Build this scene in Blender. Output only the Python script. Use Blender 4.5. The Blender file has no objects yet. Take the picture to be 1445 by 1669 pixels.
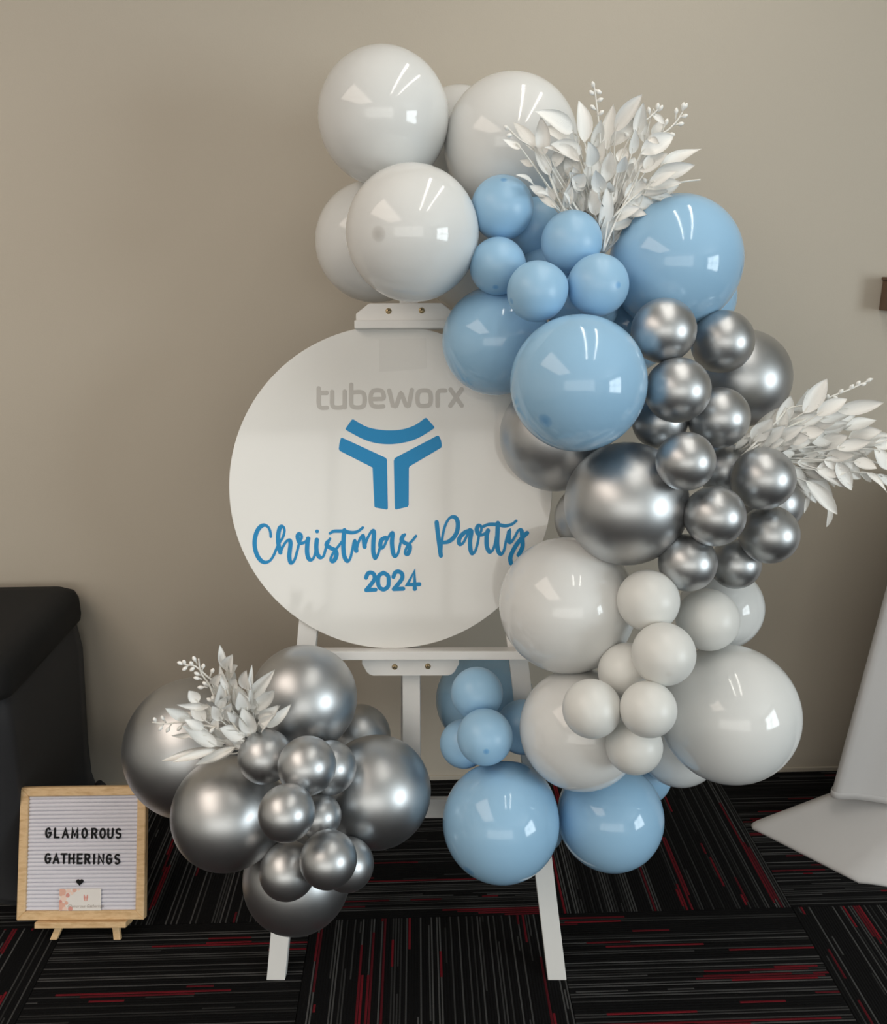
import bpy, bmesh, math, random
from mathutils import Vector, Matrix

random.seed(7)
scene = bpy.context.scene
COL = scene.collection

# ---------------------------------------------------------------- camera
FPX, CX, CY = 1400.0, 722.5, 834.5            # focal length and centre in photo pixels (1445 x 1669)
PITCH, YAW, ROLL, EYE = math.radians(17.0), math.radians(1.6826), math.radians(-0.3263), 1.5822
FWD = Vector((math.sin(YAW) * math.cos(PITCH), math.cos(YAW) * math.cos(PITCH), -math.sin(PITCH)))
_R = Vector((math.cos(YAW), -math.sin(YAW), 0)); _U = _R.cross(FWD)
RIGHT = _R * math.cos(ROLL) + _U * math.sin(ROLL)
UP = _U * math.cos(ROLL) - _R * math.sin(ROLL)
CAM = Vector((0, 0, EYE))
cam_data = bpy.data.cameras.new('camera'); cam = bpy.data.objects.new('camera', cam_data); COL.objects.link(cam)
cam_data.sensor_fit = 'HORIZONTAL'; cam_data.sensor_width = 36.0; cam_data.lens = FPX / 1445.0 * 36.0
cam_data.clip_start = 0.02
M = Matrix((RIGHT, UP, -FWD)).transposed().to_4x4(); M.translation = CAM
cam.matrix_world = M
scene.camera = cam

# ---------------------------------------------------------------- light and exposure
scene.view_settings.view_transform = 'Standard'
scene.view_settings.look = 'None'
scene.view_settings.gamma = 1.0
scene.view_settings.use_curve_mapping = False
scene.view_settings.exposure = 0.06
world = bpy.data.worlds.new('world'); scene.world = world; world.use_nodes = True
world.node_tree.nodes['Background'].inputs[0].default_value = (0.75, 0.85, 1.0, 1)
world.node_tree.nodes['Background'].inputs[1].default_value = 0.6

def area_light(name, loc, rot, sx, sy, power, color):
    d = bpy.data.lights.new(name, 'AREA'); d.shape = 'RECTANGLE'; d.size = sx; d.size_y = sy
    d.energy = power; d.color = color
    o = bpy.data.objects.new(name, d); COL.objects.link(o); o.location = loc; o.rotation_euler = rot
    return o
WALL_Y, CEIL, XL, XR, YB = 2.322, 2.80, -3.4, 4.2, -4.2
# daylight entering through the window of the right-hand wall; broad frontal fill added behind the camera, unseen
area_light('window_daylight', (XR - 0.05, -1.7, 1.50), (0, math.radians(90), 0), 1.6, 2.4, 120, (0.86, 0.96, 1.0))
area_light('rear_fill_light', (-0.7, YB + 0.05, 1.88), (math.radians(90), 0, 0), 5.3, 1.72, 62, (1.0, 0.985, 0.93))
# added warm fill on the left, wide to keep its reflections faint, and the two slim battens above the display
area_light('warm_fill_lamp', (-1.7, 0.0, CEIL - 0.065), (0, 0, 0), 1.5, 2.6, 38, (1.0, 0.86, 0.74))
for lx in (0.40, 0.78):
    area_light('batten_light', (lx, 1.10, CEIL - 0.075), (0, 0, 0), 0.05, 1.75, 4.6, (1.0, 0.95, 0.87))

# ---------------------------------------------------------------- helpers
def ray(px, py):
    return FWD + RIGHT * ((px - CX) / FPX) - UP * ((py - CY) / FPX)
def at(px, py, Y):                              # the point seen at a photo pixel, at room depth Y
    d = ray(px, py); return CAM + d * (Y / d.y)
def on_floor(px, py, z=0.0):
    d = ray(px, py); return CAM + d * ((z - EYE) / d.z)
def on_plane(px, py, p0, n):
    d = ray(px, py); return CAM + d * ((p0 - CAM).dot(n) / d.dot(n))
def depth(p): return (p - CAM).dot(FWD)

def lin(r, g, b):
    f = lambda c: (c / 255 / 12.92) if c / 255 <= 0.04045 else ((c / 255 + 0.055) / 1.055) ** 2.4
    return (f(r), f(g), f(b), 1)

def principled(name, color, rough=0.5, metal=0.0, **kw):
    m = bpy.data.materials.new(name); m.use_nodes = True
    b = m.node_tree.nodes['Principled BSDF']
    b.inputs['Base Color'].default_value = color if len(color) == 4 else (*color, 1)
    b.inputs['Roughness'].default_value = rough; b.inputs['Metallic'].default_value = metal
    for k, v in kw.items(): b.inputs[k.replace('_', ' ')].default_value = v
    return m
class NT:                                       # tiny node helper
    def __init__(s, m): s.t = m.node_tree; s.b = s.t.nodes['Principled BSDF']
    def n(s, typ, **kw):
        x = s.t.nodes.new(typ)
        for k, v in kw.items(): setattr(x, k, v)
        return x
    def l(s, a, b): s.t.links.new(a, b)
    def math(s, op, a, b=None, c=None):
        x = s.n('ShaderNodeMath', operation=op)
        for i, v in enumerate((a, b, c)):
            if v is None: continue
            if isinstance(v, (int, float)): x.inputs[i].default_value = v
            else: s.l(v, x.inputs[i])
        return x.outputs[0]
    def mix(s, fac, a, b):
        x = s.n('ShaderNodeMix', data_type='RGBA')
        for i, v in ((0, fac), (6, a), (7, b)):
            if isinstance(v, (int, float)): x.inputs[i].default_value = v
            elif isinstance(v, tuple): x.inputs[i].default_value = v
            else: s.l(v, x.inputs[i])
        return x.outputs[2]
    def ramp(s, fac, stops):
        x = s.n('ShaderNodeValToRGB'); s.l(fac, x.inputs[0]); e = x.color_ramp.elements
        while len(e) < len(stops): e.new(0.5)
        for q, (p, c) in zip(e, stops): q.position = p; q.color = c
        return x.outputs[0]
    def noise(s, vec, scale, detail=3, rough=0.5):
        x = s.n('ShaderNodeTexNoise'); s.l(vec, x.inputs['Vector'])
        x.inputs['Scale'].default_value = scale; x.inputs['Detail'].default_value = detail; x.inputs['Roughness'].default_value = rough
        return x.outputs[0]
    def coord(s, which='Object', scale=(1, 1, 1)):
        c = s.n('ShaderNodeTexCoord'); m = s.n('ShaderNodeMapping'); m.inputs['Scale'].default_value = scale
        s.l(c.outputs[which], m.inputs[0]); return m.outputs[0]
    def bump(s, h, strength, dist):
        x = s.n('ShaderNodeBump'); x.inputs['Strength'].default_value = strength; x.inputs['Distance'].default_value = dist
        s.l(h, x.inputs['Height']); s.l(x.outputs[0], s.b.inputs['Normal'])

def mesh(name, verts, faces, smooth=False):
    me = bpy.data.meshes.new(name); me.from_pydata([tuple(v) for v in verts], [], faces); me.update()
    if smooth:
        for p in me.polygons: p.use_smooth = True
    return me
def bm_mesh(name, bm, smooth=False):
    me = bpy.data.meshes.new(name); bmesh.ops.recalc_face_normals(bm, faces=bm.faces[:]); bm.to_mesh(me); bm.free()
    if smooth:
        for p in me.polygons: p.use_smooth = True
    return me
def obj(name, me, mat=None, parent=None, loc=None):
    o = bpy.data.objects.new(name, me); COL.objects.link(o)
    if mat and me and not me.materials: me.materials.append(mat)
    if parent: o.parent = parent
    if loc is not None: o.location = loc
    return o
def tag(o, label=None, cat=None, group=None, kind=None):
    if label: o['label'] = label
    if cat: o['category'] = cat
    if group: o['group'] = group
    if kind: o['kind'] = kind
    return o
def thing(name, label, cat, loc=(0, 0, 0), group=None, mat4=None):
    o = bpy.data.objects.new(name, None); COL.objects.link(o); o.empty_display_size = 0.05
    if mat4 is not None: o.matrix_world = mat4
    else: o.location = loc
    return tag(o, label, cat, group)

def add_box(bm, x0, x1, y0, y1, z0, z1, bevel=0.0):
    r = bmesh.ops.create_cube(bm, size=1.0)
    for v in r['verts']:
        v.co = Vector(((x0 + x1) / 2 + v.co.x * (x1 - x0), (y0 + y1) / 2 + v.co.y * (y1 - y0), (z0 + z1) / 2 + v.co.z * (z1 - z0)))
    if bevel:
        es = list({e for v in r['verts'] for e in v.link_edges})
        bmesh.ops.bevel(bm, geom=es, offset=bevel, segments=2, profile=0.7, affect='EDGES')
def box(name, x0, x1, y0, y1, z0, z1, bevel=0.0):
    bm = bmesh.new(); add_box(bm, x0, x1, y0, y1, z0, z1, bevel); return bm_mesh(name, bm)
def bar(name, p, q, wx, wy, bevel=0.002, side=Vector((1, 0, 0))):
    """rectangular bar from p to q, wx wide along `side`, wy deep, its cut ends level with the local floor"""
    p, q = Vector(p), Vector(q); d = q - p
    s = side.normalized(); t = d.cross(s).normalized()
    bm = bmesh.new(); vs = []
    for c in (p, q):
        for a, b in ((-1, -1), (1, -1), (1, 1), (-1, 1)):
            vs.append(bm.verts.new(c + s * (a * wx / 2) + t * (b * wy / 2)))
    for f in ((3, 2, 1, 0), (4, 5, 6, 7), (0, 1, 5, 4), (1, 2, 6, 5), (2, 3, 7, 6), (3, 0, 4, 7)):
        bm.faces.new([vs[i] for i in f])
    if bevel: bmesh.ops.bevel(bm, geom=bm.edges[:], offset=bevel, segments=2, profile=0.7, affect='EDGES')
    return bm_mesh(name, bm)
def prism(name, pts, y0, y1, bevel=0.0):
    """outline in local x/z, extruded from y0 (front) to y1 (back)"""
    bm = bmesh.new(); n = len(pts)
    a = [bm.verts.new((x, y0, z)) for x, z in pts]; b = [bm.verts.new((x, y1, z)) for x, z in pts]
    bm.faces.new(a); bm.faces.new(b[::-1])
    for i in range(n): bm.faces.new((a[i], b[i], b[(i + 1) % n], a[(i + 1) % n]))
    if bevel: bmesh.ops.bevel(bm, geom=bm.edges[:], offset=bevel, segments=1, affect='EDGES')
    return bm_mesh(name, bm)
def lathe(name, prof, seg=40, smooth=True):
    """profile of (radius, z) pairs turned about Z; a radius of 0 closes the end"""
    vs, fs, rings = [], [], []
    for r, z in prof:
        if r < 1e-6: rings.append([len(vs)]); vs.append((0, 0, z))
        else:
            rings.append(list(range(len(vs), len(vs) + seg)))
            vs += [(r * math.cos(2 * math.pi * k / seg), r * math.sin(2 * math.pi * k / seg), z) for k in range(seg)]
    for a, b in zip(rings, rings[1:]):
        for k in range(seg):
            k2 = (k + 1) % seg
            if len(a) == 1: fs.append((a[0], b[k], b[k2]))
            elif len(b) == 1: fs.append((a[k], b[0], a[k2]))
            else: fs.append((a[k], b[k], b[k2], a[k2]))
    me = mesh(name, vs, fs, smooth); bm = bmesh.new(); bm.from_mesh(me); bmesh.ops.recalc_face_normals(bm, faces=bm.faces[:]); bm.to_mesh(me); bm.free()
    if smooth:
        for p in me.polygons: p.use_smooth = True
    return me
def catmull(pts, per=6, closed=False):
    n = len(pts); out = []
    if n < 3: return [tuple(p) for p in pts]
    for i in range(n if closed else n - 1):
        g = lambda k: pts[k % n] if closed else pts[max(0, min(n - 1, k))]
        p0, p1, p2, p3 = g(i - 1), g(i), g(i + 1), g(i + 2)
        for s in range(per):
            t = s / per
            out.append(tuple(0.5 * (2 * b + (c - a) * t + (2 * a - 5 * b + 4 * c - d) * t * t + (3 * b - a - 3 * c + d) * t ** 3) for a, b, c, d in zip(p0, p1, p2, p3)))
    if not closed: out.append(tuple(pts[-1]))
    return out
def add_tube(vs, fs, pts, r0, r1=None, seg=6):
    r1 = r0 if r1 is None else r1; n = len(pts); base = len(vs)
    for i, p in enumerate(pts):
        p = Vector(p); d = (Vector(pts[min(i + 1, n - 1)]) - Vector(pts[max(i - 1, 0)])).normalized()
        a = d.cross(Vector((0.3, 0.9, 0.31))).normalized(); b = d.cross(a); r = r0 + (r1 - r0) * i / max(1, n - 1)
        for k in range(seg):
            t = 2 * math.pi * k / seg; vs.append(p + a * (r * math.cos(t)) + b * (r * math.sin(t)))
    for i in range(n - 1):
        for k in range(seg):
            k2 = (k + 1) % seg; o = base + i * seg
            fs.append((o + k, o + k2, o + seg + k2, o + seg + k))
    fs.append(tuple(base + k for k in range(seg))[::-1]); fs.append(tuple(base + (n - 1) * seg + k for k in range(seg)))

def strokes_mesh(name, strokes, y_front, y_back, cap=8):
    """strokes: lists of (x, z, width) in a local x/z plane -> ribbons with round ends and mitred joints, with thickness"""
    vs, fs = [], []
    def wall(loop_f, loop_b, closed=True):
        n = len(loop_f)
        for i in range(n if closed else n - 1): j = (i + 1) % n; fs.append((loop_f[i], loop_b[i], loop_b[j], loop_f[j]))
    for si, st in enumerate(strokes):
        lev = y_front - si * 1.2e-5
        if len(st) == 1:
            x, z, w = st[0]; b = len(vs); n = 20
            ring = [(x + w / 2 * math.cos(2 * math.pi * k / n), z + w / 2 * math.sin(2 * math.pi * k / n)) for k in range(n)]
            vs.extend([(a, lev, c) for a, c in ring]); vs.extend([(a, y_back, c) for a, c in ring])
            fs.append(tuple(range(b, b + n))); wall(list(range(b, b + n)), list(range(b + n, b + 2 * n))); continue
        q = [st[0]]
        for s_ in st[1:]:
            if math.dist(s_[:2], q[-1][:2]) > 1e-5: q.append(s_)
        st = q; n = len(st); dirs = []
        for i in range(n - 1):
            dx, dz = st[i + 1][0] - st[i][0], st[i + 1][1] - st[i][1]; L = math.hypot(dx, dz); dirs.append((dx / L, dz / L))
        left, right = [], []
        for i, (x, z, w) in enumerate(st):
            d0, d1 = dirs[max(0, i - 1)], dirs[min(n - 2, i)]
            mx, mz = d0[0] + d1[0], d0[1] + d1[1]; L = math.hypot(mx, mz)
            if L < 1e-4: mx, mz, L = d0[0], d0[1], 1.0
            mx, mz = mx / L, mz / L; k = w / 2 * min(1.5, 1 / max(.3, mx * d0[0] + mz * d0[1]))
            left.append((x - mz * k, z + mx * k)); right.append((x + mz * k, z - mx * k))
        y = [lev - 1.0e-5 * i / n for i in range(n)]
        base = len(vs)
        vs.extend([(a, y[i], c) for i, (a, c) in enumerate(left)]); vs.extend([(a, y[i], c) for i, (a, c) in enumerate(right)])
        vs.extend([(a, y_back, c) for a, c in left]); vs.extend([(a, y_back, c) for a, c in right])
        Lf, Rf, Lb, Rb = [list(range(base + k * n, base + (k + 1) * n)) for k in range(4)]
        for i in range(n - 1): fs.append((Rf[i], Rf[i + 1], Lf[i + 1], Lf[i]))
        wall(Lf[::-1], Lb[::-1], False); wall(Rf, Rb, False)
        for e, (i, sgn) in enumerate(((0, -1), (n - 1, 1))):      # round ends
            x, z, w = st[i]; d = dirs[0 if i == 0 else n - 2]; a0 = math.atan2(d[1] * sgn, d[0] * sgn) - math.pi / 2
            m = [(x + w / 2 * math.cos(a0 + math.pi * k / cap), z + w / 2 * math.sin(a0 + math.pi * k / cap)) for k in range(1, cap)]
            b = len(vs); vs.extend([(p_, y[i], r_) for p_, r_ in m]); vs.extend([(p_, y_back, r_) for p_, r_ in m])
            first, last = (Lf[0], Rf[0]) if sgn < 0 else (Rf[-1], Lf[-1]); fb, lb_ = (Lb[0], Rb[0]) if sgn < 0 else (Rb[-1], Lb[-1])
            loop = [first] + list(range(b, b + len(m))) + [last]; lo_b = [fb] + list(range(b + len(m), b + 2 * len(m))) + [lb_]
            fs.append(tuple(loop)); wall(loop, lo_b, False)
    return mesh(name, vs, fs)

# ---------------------------------------------------------------- materials
def make_wall_mat():
    m = principled('wall_paint', (0.50, 0.447, 0.37), 0.62); t = NT(m)
    v = t.coord('Object')
    n1 = t.noise(v, 1.3, 2); c = t.mix(t.math('MULTIPLY', n1, 0.25), (0.50, 0.447, 0.37, 1), (0.525, 0.462, 0.385, 1)); t.l(c, t.b.inputs['Base Color'])
    t.bump(t.noise(v, 260, 3, 0.7), 0.12, 0.002); return m
def make_carpet_mat():
    m = principled('carpet_stripe', (0.01, 0.01, 0.01), 0.95, Specular_IOR_Level=0.15); t = NT(m)
    oi = t.n('ShaderNodeObjectInfo'); c = t.n('ShaderNodeTexCoord'); sp = t.n('ShaderNodeSeparateXYZ'); t.l(c.outputs['Object'], sp.inputs[0])
    u, v = sp.outputs[0], sp.outputs[1]
    rnd = t.math('MULTIPLY', oi.outputs['Random'], 37.0)
    lu = t.math('MULTIPLY', u, 150.0)                                  # one tuft row = 6.7 mm
    line = t.math('ADD', t.math('FLOOR', lu), t.math('MULTIPLY', rnd, 11.0))
    off_c = t.math('ABSOLUTE', t.math('SUBTRACT', t.math('FRACT', lu), 0.5))
    def wn(x, k):
        w = t.n('ShaderNodeTexWhiteNoise', noise_dimensions='1D'); t.l(t.math('ADD', x, k), w.inputs['W']); return w.outputs['Value']
    def nz(sx, sy, off):
        cb = t.n('ShaderNodeCombineXYZ'); t.l(t.math('MULTIPLY', line, sx), cb.inputs[0]); t.l(t.math('MULTIPLY', v, sy), cb.inputs[1]); t.l(t.math('ADD', rnd, off), cb.inputs[2])
        x = t.n('ShaderNodeTexNoise'); t.l(cb.outputs[0], x.inputs['Vector']); x.inputs['Scale'].default_value = 1; x.inputs['Detail'].default_value = 1; return x.outputs[0]
    grey_on = t.math('GREATER_THAN', t.math('ADD', wn(line, 3.3), t.math('MULTIPLY', nz(0.37, 3.0, 5.0), 0.5)), 0.80)
    red_on = t.math('GREATER_THAN', t.math('ADD', nz(0.31, 2.6, 0.0), t.math('MULTIPLY', wn(line, 9.1), 0.26)), 0.82)
    red_lv = t.math('MULTIPLY_ADD', wn(line, 21.0), 0.7, 0.3)
    grey_on = t.math('MULTIPLY', grey_on, t.math('LESS_THAN', off_c, 0.27)); red_on = t.math('MULTIPLY', red_on, t.math('LESS_THAN', off_c, 0.40))
    redc = t.mix(red_lv, (0.04, 0.005, 0.010, 1), (0.26, 0.012, 0.022, 1))
    greyc = t.mix(wn(line, 31.0), (0.018, 0.018, 0.018, 1), (0.115, 0.115, 0.115, 1))
    col = t.mix(grey_on, (0.0035, 0.0035, 0.004, 1), greyc); col = t.mix(red_on, col, redc)
    fine = t.noise(c.outputs['Object'], 420, 2, 0.7)
    col = t.mix(t.math('MULTIPLY', fine, 0.7), col, (0.003, 0.003, 0.003, 1)); t.l(col, t.b.inputs['Base Color'])
    prof = t.math('ABSOLUTE', t.math('SINE', t.math('MULTIPLY', u, 150.0 * math.pi)))
    t.bump(t.math('ADD', prof, t.math('MULTIPLY', fine, 0.8)), 0.5, 0.003); return m
def make_balloon_mat(name, color, tipcolor, rough, metal=0.0, coat=0.0, sss=0.0, noise=0.0):
    m = principled(name, color, rough, metal); t = NT(m)
    c = t.n('ShaderNodeTexCoord'); sp = t.n('ShaderNodeSeparateXYZ'); t.l(c.outputs['Object'], sp.inputs[0])
    col = t.ramp(sp.outputs[2], [(0.0, color), (0.9915, color), (0.9988, tipcolor)])
    t.l(col, t.b.inputs['Base Color'])
    t.b.inputs['Coat Weight'].default_value = coat; t.b.inputs['Coat Roughness'].default_value = 0.08
    if sss:
        t.b.inputs['Subsurface Weight'].default_value = sss; t.b.inputs['Subsurface Radius'].default_value = (0.03, 0.03, 0.03); t.b.inputs['Subsurface Scale'].default_value = 1.0
    if noise:
        nn = t.noise(c.outputs['Object'], 3.0, 2)
        t.l(t.math('MULTIPLY_ADD', nn, noise, rough - noise / 2), t.b.inputs['Roughness'])
    return m
def make_wood_mat():
    m = principled('pale_pine', (0.60, 0.40, 0.22), 0.5); t = NT(m)
    v = t.coord('Object', (14, 60, 60)); n = t.noise(v, 1.6, 4, 0.6)
    t.l(t.ramp(n, [(0.3, lin(196, 158, 112)), (0.55, lin(222, 190, 146)), (0.75, lin(205, 168, 120))]), t.b.inputs['Base Color']); return m
def make_fabric(name, color, rough=0.85, weave=900, strength=0.25, sheen=0.3):
    m = principled(name, color, rough); t = NT(m); v = t.coord('Object')
    t.bump(t.noise(v, weave, 2, 0.6), strength, 0.001); t.b.inputs['Sheen Weight'].default_value = sheen; return m

def make_leaf_mat():
    m = principled('white_silk_leaf', (0.93, 0.92, 0.89), 0.5); t = NT(m)
    v = t.coord('Object', (3, 40, 3)); t.bump(t.noise(v, 1.0, 2), 0.15, 0.01)
    return m
MAT = {
    'wall': make_wall_mat(), 'wall_light': principled('light_wall_paint', (0.62, 0.60, 0.56), 0.7), 'carpet': make_carpet_mat(),
    'floor': principled('sub_floor', (0.008, 0.008, 0.009), 0.95),
    'ceiling': principled('ceiling_paint', (0.74, 0.72, 0.68), 0.8),
    'white_balloon': make_balloon_mat('white_latex', (0.745, 0.75, 0.74, 1), (0.55, 0.54, 0.52, 1), 0.09),
    'small_white': make_balloon_mat('white_latex_small', (0.735, 0.735, 0.71, 1), (0.7, 0.69, 0.66, 1), 0.38),
    'blue_balloon': make_balloon_mat('blue_latex', (0.325, 0.548, 0.765, 1), (0.16, 0.37, 0.64, 1), 0.10),
    'small_blue': make_balloon_mat('blue_latex_small', (0.325, 0.548, 0.765, 1), (0.15, 0.38, 0.68, 1), 0.36),
    'silver_balloon': make_balloon_mat('silver_chrome_latex', (0.52, 0.53, 0.54, 1), (0.45, 0.46, 0.47, 1), 0.40, 1.0, 0.0, 0.0, 0.05),
    'plain_white_balloon': principled('white_latex_plain', (0.745, 0.75, 0.74), 0.09), 'plain_small_white': principled('white_latex_small_plain', (0.735, 0.735, 0.71), 0.38),
    'plain_blue_balloon': principled('blue_latex_plain', (0.325, 0.548, 0.765), 0.10), 'plain_small_blue': principled('blue_latex_small_plain', (0.325, 0.548, 0.765), 0.36),
    'plain_silver_balloon': make_balloon_mat('silver_chrome_latex_plain', (0.52, 0.53, 0.54, 1), (0.52, 0.53, 0.54, 1), 0.40, 1.0, 0.0, 0.0, 0.05),
    'paint_white': principled('white_lacquer', (0.80, 0.79, 0.77), 0.38),
    'acrylic': principled('white_acrylic', (0.78, 0.775, 0.75), 0.07, Specular_IOR_Level=0.45),
    'vinyl_blue': principled('blue_vinyl', lin(34, 140, 198), 0.4, Specular_IOR_Level=0.25),
    'vinyl_grey': principled('grey_vinyl', lin(190, 187, 182), 0.35),
    'tape': principled('clear_tape', (0.72, 0.715, 0.69), 0.25),
    'screw': principled('brass_screw', (0.55, 0.42, 0.24), 0.35, 1.0),
    'screw_dark': principled('screw_recess', (0.05, 0.04, 0.03), 0.6, 0.5),
    'wood': make_wood_mat(), 'felt': make_fabric('white_felt', (0.70, 0.69, 0.76), 0.95, 700, 0.3),
    'black_plastic': principled('black_plastic', (0.006, 0.006, 0.007), 0.6, Specular_IOR_Level=0.2),
    'card': principled('card_stock', (0.80, 0.77, 0.74), 0.55), 'card_pink': principled('card_ink_peach', lin(226, 176, 158), 0.55),
    'card_pale': principled('card_ink_blush', lin(238, 210, 196), 0.55), 'card_rose': principled('card_ink_rose', lin(216, 150, 140), 0.55),
    'card_ink': principled('card_ink_taupe', lin(140, 124, 114), 0.55),
    'spandex_black': make_fabric('black_spandex', (0.022, 0.023, 0.027), 0.75, 1500, 0.15, 0.05),
    'spandex_top': make_fabric('black_cloth', (0.0035, 0.0035, 0.0038), 0.9, 1500, 0.2, 0.0),
    'cloth_white': make_fabric('white_tablecloth', (0.60, 0.575, 0.565), 0.8, 1200, 0.2, 0.2),
    'leaf': make_leaf_mat(), 'stem': principled('white_stem', (0.86, 0.84, 0.79), 0.5),
    'bracket_wood': principled('reddish_wood', lin(110, 84, 66), 0.5),
    'metal': principled('lamp_housing', (0.75, 0.75, 0.73), 0.4), 'diffuser': principled('lamp_diffuser', (0.85, 0.84, 0.8), 0.4),
    'frame_alu': principled('window_frame_aluminium', (0.25, 0.25, 0.25), 0.4, 0.6), 'glass': principled('window_glass', (0.9, 0.95, 0.97), 0.02, Transmission_Weight=1.0),
}

# ---------------------------------------------------------------- the room
tag(obj('wall_back', box('wall_back', XL, XR, WALL_Y, WALL_Y + 0.12, -0.02, CEIL), MAT['wall']), kind='structure')
tag(obj('wall_left', box('wall_left', XL - 0.12, XL, YB, WALL_Y, -0.02, CEIL), MAT['wall_light']), kind='structure')
tag(obj('wall_right', box('wall_right', XR, XR + 0.12, YB, WALL_Y, -0.02, CEIL), MAT['wall_light']), kind='structure')
tag(obj('wall_rear', box('wall_rear', XL, XR, YB - 0.12, YB, -0.02, CEIL), MAT['wall_light']), kind='structure')
tag(obj('ceiling', box('ceiling', XL, XR, YB, WALL_Y, CEIL, CEIL + 0.1), MAT['ceiling']), kind='structure')
tag(obj('trim_1', box('trim', XL, XR, WALL_Y - 0.006, WALL_Y, 0.0, 0.014, 0.002), MAT['wall']), kind='structure')
floor = tag(obj('floor', box('floor', XL, XR, YB, WALL_Y, -0.06, -0.008), MAT['floor']), kind='structure')
TILE, TX, TY = 0.6, -0.2815, 1.743
tile_me = box('carpet_tile', -TILE / 2 + 0.0006, TILE / 2 - 0.0006, -TILE / 2 + 0.0006, TILE / 2 - 0.0006, -0.008, 0.0, 0.0012)
cut = 2.318 - TY
for i in range(-5, 7):
    for j in range(-7, 1):
        o = obj('carpet_tile', tile_me, MAT['carpet'], floor)
        dy = cut if j == 0 else TILE
        o.location = (TX + (i + 0.5) * TILE, TY + j * TILE + dy / 2, 0)
        if (i + j) % 2: o.scale = (1, dy / TILE, 1)
        else: o.rotation_euler = (0, 0, math.pi / 2); o.scale = (dy / TILE, 1, 1)

def window(name, axis, c, w, h, z0, cols, rows):
    root = bpy.data.objects.new(name, None); COL.objects.link(root); root.location = c; tag(root, kind='structure')
    if axis == 'x': root.rotation_euler = (0, 0, math.radians(-90))
    bm = bmesh.new()
    for x0, x1, a, b in ((-w / 2 - .06, -w / 2, z0 - .06, z0 + h + .06), (w / 2, w / 2 + .06, z0 - .06, z0 + h + .06), (-w / 2, w / 2, z0 - .06, z0), (-w / 2, w / 2, z0 + h, z0 + h + .06)):
        add_box(bm, x0, x1, -0.09, 0.0, a, b)
    obj('window_frame', bm_mesh('window_frame', bm), MAT['frame_alu'], root)
    for k in range(1, cols):
        x = -w / 2 + w * k / cols; obj('mullion', box('mullion', x - .03, x + .03, -0.09, -0.065, z0, z0 + h), MAT['frame_alu'], root)
    for k in range(1, rows):
        z = z0 + h * k / rows; obj('transom', box('transom', -w / 2, w / 2, -0.088, -0.068, z - .02, z + .02), MAT['frame_alu'], root)
window('window_1', 'x', (XR, -1.7, 0), 2.4, 1.6, 0.70, 2, 2)
window('added_rear_glazing', 'y', (-0.7, YB, 0), 5.3, 1.72, 1.02, 5, 1)  # unseen glazing added to hold the rear fill light
bpy.data.objects['added_rear_glazing'].rotation_euler = (0, 0, math.pi)

def batten(x, label):
    t = thing('ceiling_light', label, 'ceiling light', (x, 1.10, CEIL), 'ceiling battens above the display')
    obj('housing', box('housing', -0.06, 0.06, -0.92, 0.92, -0.065, -0.001, 0.006), MAT['metal'], t)
    for s in (-1, 1): obj('end_cap', box('end_cap', -0.055, 0.055, s * 0.905 - 0.014, s * 0.905 + 0.014, -0.092, -0.066, 0.004), MAT['diffuser'], t)
batten(0.40, 'long slim ceiling batten light, the left one above the display')
batten(0.78, 'long slim ceiling batten light, the right one above the display')

fill_panel = thing('ceiling_light', 'wide warm ceiling fill panel added left of the display', 'ceiling light', (-1.7, 0.0, CEIL))
obj('housing', box('housing', -0.79, 0.79, -1.34, 1.34, -0.06, -0.001, 0.004), MAT['metal'], fill_panel)  # housing for the added warm fill

# ---------------------------------------------------------------- easel
EL, ER = on_floor(449, 1598), on_floor(908, 1598)
LEAN = math.radians(13)
AX = (ER - EL).normalized(); N_ = AX.cross(Vector((0, math.sin(LEAN), math.cos(LEAN)))).normalized()   # facing the viewer
EU = N_.cross(AX).normalized()
E0 = (EL + ER) / 2
EM = Matrix((AX, -N_, EU)).transposed().to_4x4(); EM.translation = E0
EI = EM.inverted()
def e_at(px, py, off=0.0):                       # local x/z on the easel front plane (off = metres in front of it)
    p = EI @ on_plane(px, py, E0 + N_ * off, N_); return p.x, p.z
easel = thing('display_easel', 'white painted wooden display easel carrying the round sign', 'easel', mat4=EM)
PW = MAT['paint_white']
for (bx, by), (tx_, ty_) in (((449, 1598), (500, 1035)), ((908, 1598), (848, 1100))):
    x0, z0 = e_at(bx, by); x1, z1 = e_at(tx_, ty_); zt = 1.36
    obj('front_leg', bar('front_leg', (x0, 0.014, 0.0), (x0 + (x1 - x0) * zt / z1, 0.014, zt), 0.042, 0.026), PW, easel)
mx = e_at(670, 1150)[0]
obj('mast', box('mast', mx - 0.0195, mx + 0.0195, 0.004, 0.03, e_at(705, 1330)[1], e_at(660, 487)[1], 0.002), PW, easel)
zc = e_at(705, 1319)[1]
obj('crossbar', box('crossbar', -0.285, 0.285, 0.002, 0.022, zc - 0.021, zc + 0.021, 0.002), PW, easel)
obj('top_crossbar', box('top_crossbar', -0.19, 0.19, 0.006, 0.024, 1.22, 1.26, 0.002), PW, easel)
# rear prop leg, from the mast back to the floor
foot = EI @ Vector((-0.05, 2.17, 0.012))
obj('rear_leg', bar('rear_leg', (mx, 0.045, 1.25), tuple(foot), 0.036, 0.022), PW, easel)
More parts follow.
